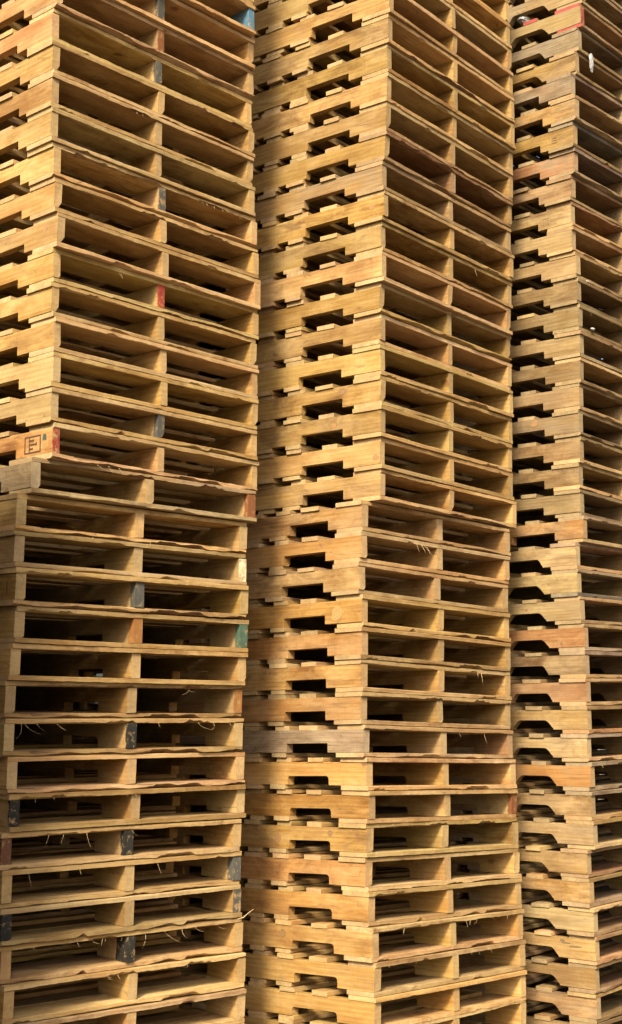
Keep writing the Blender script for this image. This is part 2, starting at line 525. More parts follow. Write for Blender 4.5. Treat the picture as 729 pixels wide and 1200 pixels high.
# ------------------------------------------------------------------ ground
def build_ground():
    m = bpy.data.materials.new('packed_yard_dirt')
    m.use_nodes = True
    nt = m.node_tree
    b = nt.nodes['Principled BSDF']
    tc = nn(nt, 'ShaderNodeTexCoord')
    n1 = nn(nt, 'ShaderNodeTexNoise'); n1.inputs['Scale'].default_value = 0.9; n1.inputs['Detail'].default_value = 8
    n2 = nn(nt, 'ShaderNodeTexNoise'); n2.inputs['Scale'].default_value = 38; n2.inputs['Detail'].default_value = 6
    nt.links.new(tc.outputs['Object'], n1.inputs['Vector']); nt.links.new(tc.outputs['Object'], n2.inputs['Vector'])
    x = nn(nt, 'ShaderNodeMix', data_type='RGBA')
    x.inputs[6].default_value = (0.13, 0.098, 0.062, 1); x.inputs[7].default_value = (0.22, 0.17, 0.11, 1)
    nt.links.new(n1.outputs['Fac'], x.inputs[0])
    y = nn(nt, 'ShaderNodeMix', data_type='RGBA', blend_type='MULTIPLY'); y.inputs[0].default_value = 0.6
    nt.links.new(x.outputs[2], y.inputs[6]); nt.links.new(n2.outputs['Color'], y.inputs[7])
    nt.links.new(y.outputs[2], b.inputs['Base Color'])
    b.inputs['Roughness'].default_value = 0.95
    bp = nn(nt, 'ShaderNodeBump'); bp.inputs['Distance'].default_value = 0.02
    nt.links.new(n2.outputs['Fac'], bp.inputs['Height']); nt.links.new(bp.outputs[0], b.inputs['Normal'])
    me = bpy.data.meshes.new('ground')
    g = 300.0
    me.from_pydata([(-g, -g, 0), (g, -g, 0), (g, g, 0), (-g, g, 0)], [], [(0, 1, 2, 3)])
    me.materials.append(m)
    o = obj('ground', me)
    o['kind'] = 'structure'
build_ground()

# ------------------------------------------------------------------ board and stringer variants
rs = random.Random(11)
TOPS = [board_mesh(100 + i, 0.140 + rs.uniform(-.006, .004), wane_bottom=rs.choice([0, 0, 0, .003, .006]),
                   wane_top=rs.choice([0, 0, .003]), bow=rs.uniform(-.0012, .0014), rag=rs.uniform(.0008, .003),
                   bark=i % 4 == 0) for i in range(16)]
BOTS = [board_mesh(200 + i, 0.140 + rs.uniform(-.006, .004), wane_bottom=rs.choice([0, 0, .003, .005, .009, .013]),
                   wane_top=rs.choice([0, 0, .003]), bow=rs.uniform(-.0014, .0010), rag=rs.uniform(.001, .004),
                   bark=i % 3 == 0) for i in range(16)]
DARK_TOP = board_mesh(301, 0.140, wane_bottom=.012, wane_top=.004, bark=True, rag=.003)
DARK_BOT = board_mesh(302, 0.140, wane_bottom=.012, wane_top=.010, bark=True, rag=.004)
MIDS = [board_mesh(400 + i, 0.089 + rs.uniform(-.012, .010), bow=rs.uniform(-.001, .001),
                   wane_bottom=rs.choice([0, 0, .006]), bark=i % 2 == 0, n=16) for i in range(8)]
STYLES = {
    'thin': [stringer_mesh(500 + i, 0.031, 0.003, a=NOTCH_A + rs.uniform(-.009, .009), wd=NOTCH_W + rs.uniform(-.010, .008), depth=rs.uniform(.033, .041), wane=[0, .005, .022, .012][i % 4], skew=[0, .002, .006, -.003][i % 4]) for i in range(8)],
    'thick': [stringer_mesh(520 + i, 0.038, 0.004, a=NOTCH_A + rs.uniform(-.009, .009), wd=NOTCH_W + rs.uniform(-.010, .008), depth=rs.uniform(.033, .041), wane=[0, .004, .014, .008][i % 4], skew=[0, .003, -.004, .004][i % 4]) for i in range(8)],
    'soft': [stringer_mesh(540 + i, 0.038, 0.014, a=NOTCH_A + rs.uniform(-.007, .007), wd=NOTCH_W + rs.uniform(-.008, .008), depth=rs.uniform(.034, .040), wane=[0, .004, .010, .002][i % 4], skew=[0, .003, .006, 0][i % 4]) for i in range(8)],
    'round': [stringer_mesh(560 + i, 0.036, rs.uniform(.030, .052), a=NOTCH_A + rs.uniform(-.012, .014), wd=NOTCH_W + rs.uniform(-.012, .012), wane=[0, .002, .006, 0][i % 4], depth=rs.uniform(.036, .043)) for i in range(8)],
    'square': [stringer_mesh(580, 0.038, 0.003, a=0.150, wd=0.235)],
}
TAN = [tuple(v * .64 for v in c) for c in ((.50, .330, .104), (.52, .355, .122), (.47, .31, .096), (.54, .37, .130), (.45, .295, .094), (.50, .32, .098))]
PALE = [tuple(v * .64 for v in c) for c in ((.56, .395, .165), (.53, .365, .140), (.59, .42, .185), (.50, .335, .120))]
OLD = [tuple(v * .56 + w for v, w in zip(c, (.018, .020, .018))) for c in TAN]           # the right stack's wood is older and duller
TONES = {'grey': (.33, .25, .15), 'pink': (.46, .295, .128), 'orange': (.50, .285, .085), 'cream': (.47, .345, .150),
         'rust': (.38, .195, .072), 'dark': (.17, .12, .08), 'brown': (.30, .18, .08), 'yellow': (.54, .345, .10), 'slate': (.15, .15, .13)}

# per pallet: p = painted stringer ends {stringer: (paint, reach)}, s = tone of near stringer, s1/s2 = of the others,
# t / b = tone of the top / bottom lead board, g = weathering, style, dark = bark-edged lead boards
FEAT = {
 'L': {
  -2: dict(p={2: ('blue', .30)}), -1: dict(p={1: ('grey', .02)}), 0: dict(p={1: ('rust', .004)}),
  1: dict(s='pink', p={1: ('grey', .01)}), 2: dict(v=2), 3: dict(v=1), 5: dict(p={1: ('grey', .004)}, dark='t'),
  6: dict(v=2), 7: dict(v=2), 8: dict(p={1: ('red', .004)}), 10: dict(v=3), 11: dict(s='cream'),
  12: dict(s='cream', p={1: ('grey', .02)}), 13: dict(p={0: ('red', .001)}, s='orange', dark='b'),
  14: dict(s='grey', g=.5, p={2: ('rust', .02)}), 15: dict(g=.4, dark='b'),
  16: dict(p={2: ('white', .001)}, g=.2), 17: dict(p={1: ('grey', .03)}, dark='b'),
  18: dict(p={1: ('orange', .03), 2: ('green', .03)}), 19: dict(g=.2), 20: dict(p={2: ('orange', .004)}, dark='b'),
  21: dict(p={1: ('black', .012)}, dark='b'), 22: dict(dark='b'), 23: dict(p={0: ('black', .006)}),
  24: dict(p={0: ('brown', .03), 1: ('black', .02)}), 25: dict(p={2: ('grey', .03)}), 26: dict(p={0: ('black', .02), 2: ('grey', .003)}),
  27: dict(p={1: ('black', .06)}, s='orange'), 28: dict(s='orange'),
 },
 'C': {
  1: dict(g=.35), 5: dict(v=2, b='brown', t='brown', s1='brown', dark='t'), 4: dict(v=2), 6: dict(g=.5), 10: dict(v=2), 12: dict(v=3), 16: dict(g=.35),
  17: dict(g=.3), 18: dict(s='orange', v=2), 20: dict(s='orange'), 21: dict(s='orange'), 23: dict(s='orange'),
  24: dict(s='grey', g=.6, s2='rust'), 26: dict(s='orange', p={2: ('rust', .02)}), 27: dict(s='yellow'), 28: dict(s='orange', v=2), 29: dict(s='orange', g=.15),
  25: dict(), 31: dict(s='yellow'),
 },
 'R': {
  0: dict(s='cream', t='brown'), 1: dict(p={0: ('red', .002)}, b='brown', t='brown', g=.45, red=True), 2: dict(s='grey', g=.8, t='dark'), 3: dict(s='tan', g=.3, t='brown'), 4: dict(s='grey', g=.9, t='dark'),
  5: dict(s='yellow', t='brown'), 6: dict(s='yellow', t='slate', g=.3), 7: dict(s='rust', t='dark'), 8: dict(s='pink', t='brown', g=.4), 9: dict(s='cream', t='brown', g=.3),
  10: dict(s='cream'), 11: dict(s='cream', g=.2), 16: dict(s='cream'), 21: dict(s='orange', t='grey'), 22: dict(s='cream', t='grey', b='pink'),
  23: dict(s='cream', t='grey', b='slate'), 24: dict(s='cream', g=.3, t='pink'), 25: dict(s='rust', b='grey', g=.1), 26: dict(s='cream', t='grey'),
  27: dict(s='pink', t='pink'), 28: dict(s='tan', b='rust'), 29: dict(s='cream', b='pink', t='grey'), 30: dict(s='orange', t='grey', b='grey'), 31: dict(s='tan', t='grey'),
  32: dict(s='cream', t='tan'), 33: dict(s='tan', t='brown', b='brown'), 34: dict(s='tan', b='grey'), 35: dict(s='cream', b='brown'), 36: dict(s='tan', g=.2, b='pink'),
  37: dict(s='tan', g=.15, b='brown'), 38: dict(s='pink'),
 },
}
TONES['tan'] = (.42, .28, .095)
TONES = {k: tuple(v * .66 for v in c) for k, c in TONES.items()}
PLACE = {'L': 'left', 'C': 'middle', 'R': 'right'}
GROUP = {'L': 'pallets of the left stack', 'C': 'pallets of the middle stack', 'R': 'pallets of the right stack'}

def jit(c, rng, a=.11):
    k = 1 + rng.uniform(-a, a)
    return tuple(max(0, v * k * (1 + rng.uniform(-a, a) * .35)) for v in c)

PALLETS = {}
def build_pallet(st, k, q, h, label, hidden=False):
    rng = random.Random('%s%d' % (st, k))
    f = FEAT[st].get(k, {})
    X, Y, Z, yaw, tx, ty = q
    root = bpy.data.objects.new('wood_pallet', None)
    COL.objects.link(root)
    root.empty_display_size = 0.2
    M = Matrix.Rotation(tx, 3, 'X') @ Matrix.Rotation(ty, 3, 'Y') @ Matrix.Rotation(yaw, 3, 'Z')
    sz = h / 0.1255
    M4 = M.to_4x4() @ Matrix.Diagonal((1, 1, sz, 1))
    M4.translation = Vector((X, Y, Z + EYE))
    root.matrix_world = M4
    root['label'] = label
    root['category'] = 'pallet'
    root['group'] = GROUP[st]
    upper = (st == 'L' and k < 14) or (st == 'C' and k < 17)
    style = f.get('style') or ('thin' if upper else 'thick')
    if st == 'C' and k >= 25: style = 'soft'
    if st == 'R': style = 'round' if (k <= 3 or k >= 22) else 'thick'
    if st == 'R' and k == 21: style = 'square'
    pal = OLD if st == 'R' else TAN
    g0 = f.get('g', rng.choice([0, .05, .10, .22]) if st != 'R' else (rng.choice([.45, .6, .75]) if k < 10 else rng.choice([.2, .3, .45])))
    vs = STYLES[style]
    tint = (rng.uniform(.74, 1.12), rng.uniform(.95, 1.01), rng.uniform(.92, 1.12))
    tint = (tint[0], tint[0] * tint[1], tint[0] * tint[2])
    def jt(c, a=.11):
        return tuple(x * y for x, y in zip(jit(c, rng, a), tint))
    thick = {'thin': .031, 'thick': .038, 'soft': .038, 'round': .036, 'square': .038}[style]
    for i in range(3):
        v = f['v'] if (i == 0 and 'v' in f) else rng.choice([0, 0, 1, 1, 2, 3]) + 4 * rng.randint(0, 1)
        tone = f.get(('s', 's1', 's2')[i])
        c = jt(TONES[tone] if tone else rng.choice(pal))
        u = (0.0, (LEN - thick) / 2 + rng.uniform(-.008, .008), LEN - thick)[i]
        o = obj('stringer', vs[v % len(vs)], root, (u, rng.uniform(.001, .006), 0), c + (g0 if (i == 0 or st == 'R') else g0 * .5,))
        if i in f.get('p', {}):
            col, reach = f['p'][i]
            m = paint_mat(col, reach)
            for s in (0, 1) if reach > .0035 else (1,):
                o.material_slots[s].link = 'OBJECT'
                o.material_slots[s].material = m
            o['label'] = 'stringer with %s painted end' % col if col not in ('grey', 'brown', 'rust') else 'stringer with %s stained end' % col
    dk = f.get('dark', '')
    def red_end(o):
        o.material_slots[1].link = 'OBJECT'; o.material_slots[1].material = RED_END; o['label'] = 'board with red painted end'
    # deck boards
    vv = [0.0] + [0.235 + i * 0.1675 for i in range(5)] + [DEEP - 0.14]
    for i, v in enumerate(vv):
        lead = i in (0, 6)
        tone = f.get('t') if i == 0 else None
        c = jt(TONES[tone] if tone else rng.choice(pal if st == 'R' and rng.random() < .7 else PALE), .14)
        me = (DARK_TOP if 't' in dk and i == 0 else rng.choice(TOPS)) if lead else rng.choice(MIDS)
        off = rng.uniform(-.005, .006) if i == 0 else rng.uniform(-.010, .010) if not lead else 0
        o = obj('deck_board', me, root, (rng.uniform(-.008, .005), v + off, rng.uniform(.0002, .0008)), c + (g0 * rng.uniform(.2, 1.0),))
        if i == 6:
            o.rotation_euler = (0, 0, math.pi); o.location = (LEN, DEEP, .0004)
        if f.get('red') and i < 3: red_end(o)
        if i == 0:
            root_lead = o
    for i, v in enumerate([0.0, 0.42, 0.565, 0.71, DEEP - 0.14]):
        lead = i in (0, 4)
        tone = f.get('b') if i == 0 else None
        c = jt(TONES[tone] if tone else rng.choice(pal if st == 'R' and rng.random() < .7 else PALE), .14)
        me = (DARK_BOT if 'b' in dk and i == 0 else rng.choice(BOTS)) if lead else rng.choice(MIDS)
        off = rng.uniform(-.005, .007) if i == 0 else rng.uniform(-.008, .008) if not lead else 0
        o = obj('bottom_board', me, root, (rng.uniform(-.008, .005), v + off, -SH - TB - rng.uniform(.0002, .0008)), c + (g0 * rng.uniform(.2, 1.0),))
        if i == 4:
            o.rotation_euler = (0, 0, math.pi); o.location = (LEN, DEEP, -SH - TB - .0004)
        if f.get('red') and i == 0: red_end(o)
        if i == 0:
            low_lead = o
    PALLETS[(st, k)] = (root, root_lead, low_lead)
    return root

# pallets of unseen stacks, added to darken the gaps and cast shade: one mesh each
def plain_pallet_mesh():
    bm = bmesh.new()
    def take(me, loc, flip=False):
        t = bpy.data.meshes.new('t'); b2 = bmesh.new(); b2.from_mesh(me)
        if flip: bmesh.ops.rotate(b2, verts=b2.verts, cent=(0, 0, 0), matrix=Matrix.Rotation(math.pi, 3, 'Z'))
        bmesh.ops.translate(b2, verts=b2.verts, vec=loc)
        off = {0: 0, 1: 1, 2: 0}
        st = me.materials[0] is STR
        for f in b2.faces: f.material_index = off[f.material_index] + (2 if st else 0)
        b2.to_mesh(t); b2.free(); bm.from_mesh(t); bpy.data.meshes.remove(t)
    for i in range(3): take(STYLES['thick'][i], (i * .489, 0, 0))
    for i, v in enumerate([0.0] + [0.235 + i * 0.1675 for i in range(5)]): take(TOPS[1] if i == 0 else MIDS[i % 6], (0, v, .0004))
    take(TOPS[2], (LEN, DEEP, .0004), True)
    for i, v in enumerate([0.0, .42, .565, .71]): take(BOTS[1] if i == 0 else MIDS[i % 6], (0, v, -SH - TB - .0004))
    take(BOTS[2], (LEN, DEEP, -SH - TB - .0004), True)
    me = bpy.data.meshes.new('wood_pallet'); bm.to_mesh(me); bm.free()
    for m in (BOARD, BOARD_END, STR, STR_END): me.materials.append(m)
    return me
PLAIN = plain_pallet_mesh()
def plain_stack(x, y, yaw, n, label, group, seed):
    rng = random.Random(seed)
    for i in range(n):
        o = obj('wood_pallet', PLAIN, None, (x + rng.uniform(-.012, .012), y + rng.uniform(-.012, .012), .108 + i * .1248), rng.choice(TAN) + (.15,))
        o.rotation_euler = (0, 0, yaw + rng.uniform(-.012, .012))
        o['label'] = label; o['category'] = 'pallet'; o['group'] = group

# ------------------------------------------------------------------ what tells each pallet apart
LAB = {
 'L': {
  -3: 'topmost left stack pallet, only its bottom boards in the picture',
  -2: 'left stack pallet with blue paint inside its right opening',
  -1: 'left stack pallet directly under the one with blue paint inside',
  0: 'left stack pallet with a reddish brown middle stringer end, near the top',
  1: 'left stack pallet with a pinkish streaked side stringer and dark grey middle end',
  2: 'left stack pallet directly below the one with the pinkish side stringer',
  3: 'left stack pallet second below the one with the pinkish side stringer',
  4: 'left stack pallet third below the one with the pinkish side stringer',
  5: 'left stack pallet with torn dark splinters and stained middle end, above the red middle end',
  6: 'left stack pallet second above the one with the red middle end',
  7: 'left stack pallet directly above the one with the red middle end',
  8: 'left stack pallet with a red painted middle stringer end',
  9: 'left stack pallet directly below the one with the red middle end',
  10: 'left stack pallet second below the one with the red middle end',
  11: 'left stack pallet second above the one with red corner and black stamp',
  12: 'left stack pallet with grey middle end, resting on the red cornered stamped one',
  13: 'left stack pallet with red corner end and black framed stamp on its side',
  14: 'grey sided left stack pallet jutting out directly under the red cornered stamped one',
  15: 'left stack pallet with grey corner, second below the red cornered stamped one',
  16: 'left stack pallet with a white painted right end',
  17: 'left stack pallet with grey middle end, directly below the white ended one',
  18: 'left stack pallet with dark green right end and orange middle end',
  19: 'left stack pallet between the green ended one and the orange right ended one',
  20: 'left stack pallet with an orange painted right end',
  21: 'left stack pallet with curled splinters and black middle end, under the orange ended one',
  22: 'left stack pallet directly above the one with the charcoal corner and pale right end',
  23: 'left stack pallet with a charcoal painted corner end and pale right end',
  24: 'left stack pallet with dark brown corner end and black middle end',
  25: 'left stack pallet directly below the one with dark brown corner',
  26: 'left stack pallet with a black corner, resting on the broad black middle one',
  27: 'left stack pallet with a broad black middle stringer and curled splinters above it',
  28: 'left stack pallet directly below the one with the broad black middle stringer',
  29: 'lowest left stack pallet showing, cut off by the bottom of the picture',
 },
 'C': {
  -3: 'topmost middle stack pallet, cut off by the top of the picture',
  -2: 'second middle stack pallet from the top edge of the picture',
  -1: 'third middle stack pallet from the top edge, its corner above the picture',
  0: 'middle stack pallet whose side stringer is cut by the top of the picture',
  1: 'middle stack pallet with greyish side stringer, highest one with its whole corner showing',
  2: 'middle stack pallet third above the one with the dark reddish opening',
  3: 'middle stack pallet second above the one with the dark reddish opening',
  4: 'middle stack pallet directly above the one with the dark reddish opening',
  5: 'middle stack pallet with a dark reddish opening and curved corner end',
  6: 'weathered greyish middle stack pallet directly below the dark reddish opening',
  7: 'middle stack pallet second below the one with the dark reddish opening',
  8: 'middle stack pallet third below the one with the dark reddish opening',
  9: 'middle stack pallet fourth above the one with a dark knot over its notch',
  10: 'middle stack pallet third above the one with a dark knot over its notch',
  11: 'middle stack pallet second above the one with a dark knot over its notch',
  12: 'middle stack pallet directly above the one with a dark knot over its notch',
  13: 'middle stack pallet with a dark knot over its notch, in the overhanging upper half',
  14: 'middle stack pallet directly below the one with a dark knot over its notch',
  15: 'middle stack pallet with reddish knot at its corner, second above the step',
  16: 'last overhanging pallet of the middle stack, just above the step in its corner',
  17: 'first set back pallet of the middle stack, just under the overhanging one',
  18: 'middle stack pallet with reddish streaked side and splinters hanging in its opening',
  19: 'middle stack pallet directly below the one with the reddish streaked side',
  20: 'middle stack pallet with a big swirling orange knot at its corner',
  21: 'middle stack pallet directly below the one with the swirling orange knot',
  22: 'middle stack pallet second below the one with the swirling orange knot',
  23: 'orange tan middle stack pallet resting on the grey weathered one',
  24: 'grey weathered pallet in the lower half of the middle stack',
  25: 'middle stack pallet directly below the grey weathered one in the lower half',
  26: 'middle stack pallet with a red brown stained right stringer',
  27: 'middle stack pallet directly below the one with the red brown right stringer',
  28: 'middle stack pallet second above the one with the ringed knot left of its notch',
  29: 'middle stack pallet directly above the one with the ringed knot left of its notch',
  30: 'middle stack pallet with a round ringed knot left of its notch',
  31: 'middle stack pallet directly below the one with the ringed knot left of its notch',
  32: 'lowest middle stack pallet showing, cut off by the bottom of the picture',
 },
 'R': {
  -1: 'right stack pallet second above the red ended one, only its right edge showing',
  0: 'cream sided right stack pallet resting on the red ended one',
  1: 'right stack pallet with red painted corner and red boards',
  2: 'grey weathered right stack pallet directly below the red ended one',
  3: 'right stack pallet with white plastic scrap hanging over its opening',
  4: 'grey right stack pallet directly below the one with the plastic scrap',
  5: 'right stack pallet with a bright yellow orange side, near the top',
  6: 'right stack pallet with a dark slate top board, above the rusty orange one',
  7: 'right stack pallet with a rusty orange side',
  8: 'right stack pallet directly below the rusty orange one',
  9: 'pale right stack pallet with faint stamp, second below the rusty orange one',
  10: 'pale right stack pallet third below the rusty orange one',
  11: 'right stack pallet fourth below the rusty orange one',
  12: 'right stack pallet fifth above the one with a pinkish knot by its notch',
  13: 'right stack pallet fourth above the one with a pinkish knot by its notch',
  14: 'right stack pallet third above the one with a pinkish knot by its notch',
  15: 'right stack pallet second above the one with a pinkish knot by its notch',
  16: 'right stack pallet directly above the one with a pinkish knot by its notch',
  17: 'right stack pallet with a pinkish knot by its notch',
  18: 'right stack pallet directly below the one with a pinkish knot by its notch',
  19: 'right stack pallet second above the orange square notched one',
  20: 'right stack pallet directly above the orange square notched one',
  21: 'orange right stack pallet jutting out, with a square cut notch',
  22: 'cream right stack pallet directly below the orange square notched one',
  23: 'cream right stack pallet second below the orange square notched one',
  24: 'right stack pallet resting on the deep orange sided one',
  25: 'right stack pallet with a deep orange side and round notch',
  26: 'cream right stack pallet directly below the deep orange sided one',
  27: 'pinkish tan right stack pallet second below the deep orange sided one',
  28: 'right stack pallet third below the deep orange sided one',
  29: 'cream right stack pallet directly above the one with orange side and grey boards',
  30: 'right stack pallet with orange side between weathered grey boards, lower down',
  31: 'right stack pallet directly below the one with orange side and grey boards',
  32: 'cream right stack pallet second below the one with orange side and grey boards',
  33: 'right stack pallet with dark brown board on it, third above the streaky stained one',
  34: 'right stack pallet second above the one with the dark streaky stain',
  35: 'cream right stack pallet directly above the one with the dark streaky stain',
  36: 'right stack pallet with a dark streaky stain across its side',
  37: 'right stack pallet directly below the one with the dark streaky stain',
  38: 'lowest right stack pallet showing, cut off by the bottom of the picture',
 },
}

def axis_up(q):
    M = Matrix.Rotation(q[4], 3, 'X') @ Matrix.Rotation(q[5], 3, 'Y')
    return M @ Vector((0, 0, 1))

for st in 'LCR':
    T = FIT[st]
    ks = sorted(T)
    # above the picture: the stacks go on
    top = {'L': -8, 'C': -6, 'R': -4}[st]
    q = T[ks[0]]
    for k in range(ks[0] - 1, top - 1, -1):
        w = axis_up(q)
        q = (q[0] + w[0] * .1250, q[1] + w[1] * .1250, q[2] + .1250) + tuple(q[3:])
        T[k] = q
    ks = sorted(T)
    for i, k in enumerate(ks):
        h = T[k][2] - T[ks[i + 1]][2] if i + 1 < len(ks) else .1245
        build_pallet(st, k, T[k], h, LAB[st].get(k) or 'pallet high in the %s stack, above the top edge of the picture' % PLACE[st])
    # below the picture: down to the ground, levelling out
    q = T[ks[-1]]
    z = q[2] - .1065
    n = {'L': 3, 'C': 2, 'R': 1}[st]
    h = (z - GROUND - .002) / n
    for j in range(n):
        f = 1 - (j + 1) / n
        qq = (q[0], q[1], z - h * j - .0175 * h / .1255, q[3], q[4] * f, q[5] * f)
        build_pallet(st, ks[-1] + 1 + j, qq, h, 'pallet at the foot of the %s stack, below the bottom edge of the picture' % PLACE[st])

# ------------------------------------------------------------------ unseen stacks added to block sky between the boards and cast shade
for st, seed in (('L', 71), ('C', 72), ('R', 73)):
    q = FIT[st][10]
    d = DEEP + .06
    plain_stack(q[0] - math.sin(q[3]) * d, q[1] + math.cos(q[3]) * d, q[3], 38, 'pallet of the added unseen stack behind the %s stack' % PLACE[st], 'pallets of the added unseen stack behind the %s stack' % PLACE[st], seed)
q = FIT['L'][10]
plain_stack(q[0] - math.sin(q[3]) * 1.28 - math.cos(q[3]) * 1.035, q[1] + math.cos(q[3]) * 1.28 - math.sin(q[3]) * 1.035, q[3], 26, 'pallet of the added unseen stack left of the one behind the left stack', 'pallets of the added unseen stack to the far left', 75)  # added to stop sky showing through the left stack's openings
plain_stack(-1.66, 3.36, R_(49), 21, 'pallet of the added unseen low stack off the left edge of the picture', 'pallets of the added unseen low stack off the left edge', 74)  # unseen stack placed to shade the left stack's lower left side

# ------------------------------------------------------------------ splinters torn from the lead boards
SPL = plain_mat('torn_wood_fibre', (.36, .26, .135), .8, .35, 90)
def splinters(st, k, low, items, seed):
    """items: (u, length, drop direction, curl) hung on the front edge of a lead board"""
    rng = random.Random(seed)
    root, a, b = PALLETS[(st, k)]
    board = b if low else a
    for u, ln, lean, curl in items:
        p = Vector((u, rng.uniform(.0, .006), rng.uniform(.0005, .004)))
        d = Vector((lean, -.35 + rng.uniform(-.3, .2), -1.0)).normalized()
        path = []
        for i in range(7):
            t = i / 6
            path.append(tuple(p + d * ln * t + Vector((curl * ln * t * t, -.10 * ln * t * t, .35 * abs(curl) * ln * t * t))))
        v, f = tube(path, rng.uniform(.0005, .0010), .0002)
        obj('splinter', mesh_from('splinter', v, f, [SPL], [0] * len(f), True), board)

def cluster(rng, n, u0, u1, l0=.012, l1=.04):
    return [(rng.uniform(u0, u1), rng.uniform(l0, l1), rng.uniform(-.7, .7), rng.uniform(-.9, .9)) for _ in range(n)]
rg = random.Random(5)
splinters('L', 21, False, [(.06, .07, .15, -.6), (.075, .055, .3, .7), (.12, .03, .5, .3), (.20, .035, .8, .2), (.62, .02, .2, .1), (.80, .05, .5, .9), (.87, .05, .3, -.9), (.95, .03, -.2, .6)], 1)
splinters('L', 20, False, [(.75, .03, .2, .9), (.77, .04, -.2, -.9)], 2)
splinters('L', 24, False, [(.18, .05, -.5, -.2), (.24, .04, -.6, -.2), (.33, .055, .1, .1), (.52, .03, .3, .4)], 3)
splinters('L', 25, False, [(.10, .05, 0, 0), (.30, .02, .1, 0), (.63, .045, 0, .1)], 4)
splinters('L', 27, False, cluster(rg, 6, .12, .5, .012, .03) + [(.58, .06, -.2, -.5), (.66, .07, .9, .3), (.74, .05, -.4, .6), (.80, .03, .3, .8), (.9, .03, .4, .9)], 5)
splinters('L', 28, False, cluster(rg, 5, .3, .8, .008, .02), 6)
splinters('L', 23, False, cluster(rg, 5, .1, .6, .008, .022), 7)
splinters('L', 17, True, [(.05, .025, .9, .3)], 8)
splinters('L', 13, True, [(.2, .03, .9, .1), (.25, .03, .5, .1), (.3, .025, .2, .1)], 9)
splinters('L', 8, False, [(.30, .025, .1, .1), (.31, .03, 0, .0)], 10)
splinters('L', 1, True, [(.24, .03, .0, .1)], 11)
splinters('L', 5, False, cluster(rg, 8, .70, .95, .006, .018), 12)
splinters('C', 18, False, [(.38, .06, .7, -.5), (.40, .075, .6, -.3), (.42, .05, .4, -.4), (.35, .04, .3, -.2)], 13)
splinters('C', 22, False, [(.8, .05, -.25, -.1), (.77, .035, .5, -.8)], 14)
splinters('C', 24, False, [(.62, .02, .1, .1), (.80, .045, .05, .05)], 15)
splinters('C', 8, False, [(.70, .06, -.3, -.2)], 16)
splinters('C', 26, True, [(.15, .035, .6, .1)], 17)
splinters('C', 30, False, cluster(rg, 6, .15, .9, .008, .03), 18)
for st, k in [('C', 25), ('C', 26), ('C', 28), ('C', 31), ('L', 3), ('L', 10), ('L', 15), ('C', 1), ('C', 12), ('R', 13), ('R', 30)]:
    splinters(st, k, rg.random() < .4, cluster(rg, 5, .05, .95, .006, .022), 30 + k + ord(st))
# a long sliver standing out of the right end of one left stack pallet
root, a, b = PALLETS[('L', 27)]
v, f = tube([(.99, .004, .012), (1.02, -.004, .018), (1.04, -.010, .034), (1.058, -.016, .046)], .0024, .0009, 6)
obj('splinter', mesh_from('splinter', v, f, [SPL], [0] * len(f), True), a)

# ------------------------------------------------------------------ stamps and marks on stringer sides
INK = plain_mat('stamp_ink', (.045, .022, .012), .8, .5, 160)
INK_FAINT = plain_mat('faded_stamp_ink', (.20, .13, .06), .8, .4, 160)
INK_GREEN = plain_mat('green_ink', (.03, .05, .03), .8, .5, 90)

def side_marks(name, st, k, mat, strokes, origin):
    """strokes: boxes (x0, y0, x1, y1) in metres on the outer side of the near stringer, x towards the corner"""
    root = PALLETS[(st, k)][0]
    near = [c for c in root.children if c.name.startswith('stringer')][0]
    V, F = [], []
    ov, oz = origin
    xs = min(p.co.x for p in near.data.vertices)
    for x0, y0, x1, y1 in strokes:
        b = len(V)
        for xx in (-.0006, .004):
            V += [(xs + xx, ov - x0, oz + y0), (xs + xx, ov - x1, oz + y0), (xs + xx, ov - x1, oz + y1), (xs + xx, ov - x0, oz + y1)]
        F += [tuple(b + i for i in q) for q in ((0, 1, 2, 3), (4, 7, 6, 5), (0, 4, 5, 1), (1, 5, 6, 2), (2, 6, 7, 3), (3, 7, 4, 0))]
    return obj(name, mesh_from(name, V, F, [mat], [0] * len(F)), near)

w_ = .088; h_ = .062; s_ = .0055
frame = [(0, 0, w_, s_), (0, h_ - s_, w_, h_), (0, s_, s_, h_ - s_), (w_ - s_, s_, w_, h_ - s_), (.024, s_, .028, h_ - s_)]
glyph = [(.028, .042, .050, .049), (.028, .028, .064, .034), (.062, .026, .067, .038), (.028, .013, .046, .020)]
o = side_marks('stamp', 'L', 13, INK, frame + glyph, (.150, -.079)); o['label'] = 'black framed stamp'
o = side_marks('paint_blot', 'L', 13, INK_GREEN, [(0, 0, .020, .016), (.003, .016, .017, .022)], (.052, -.040))
o = side_marks('stamp', 'R', 9, INK_FAINT, [(0, 0, .045, .003), (0, .028, .045, .031), (0, .003, .003, .028), (.042, .003, .045, .028), (.012, .008, .015, .022), (.024, .008, .034, .011), (.024, .019, .034, .022)], (.16, -.066))
o = side_marks('stamp', 'R', 6, INK_FAINT, [(0, 0, .004, .040), (.010, .004, .034, .007), (.010, .016, .034, .019), (.010, .028, .034, .031)], (.125, -.064))
o = side_marks('mark', 'R', 8, INK_FAINT, [(0, .0, .004, .045), (-.006, .036, .010, .045)], (.092, -.066))
o = side_marks('mark', 'L', 17, INK, [(0, 0, .005, .045)], (.060, -.070))

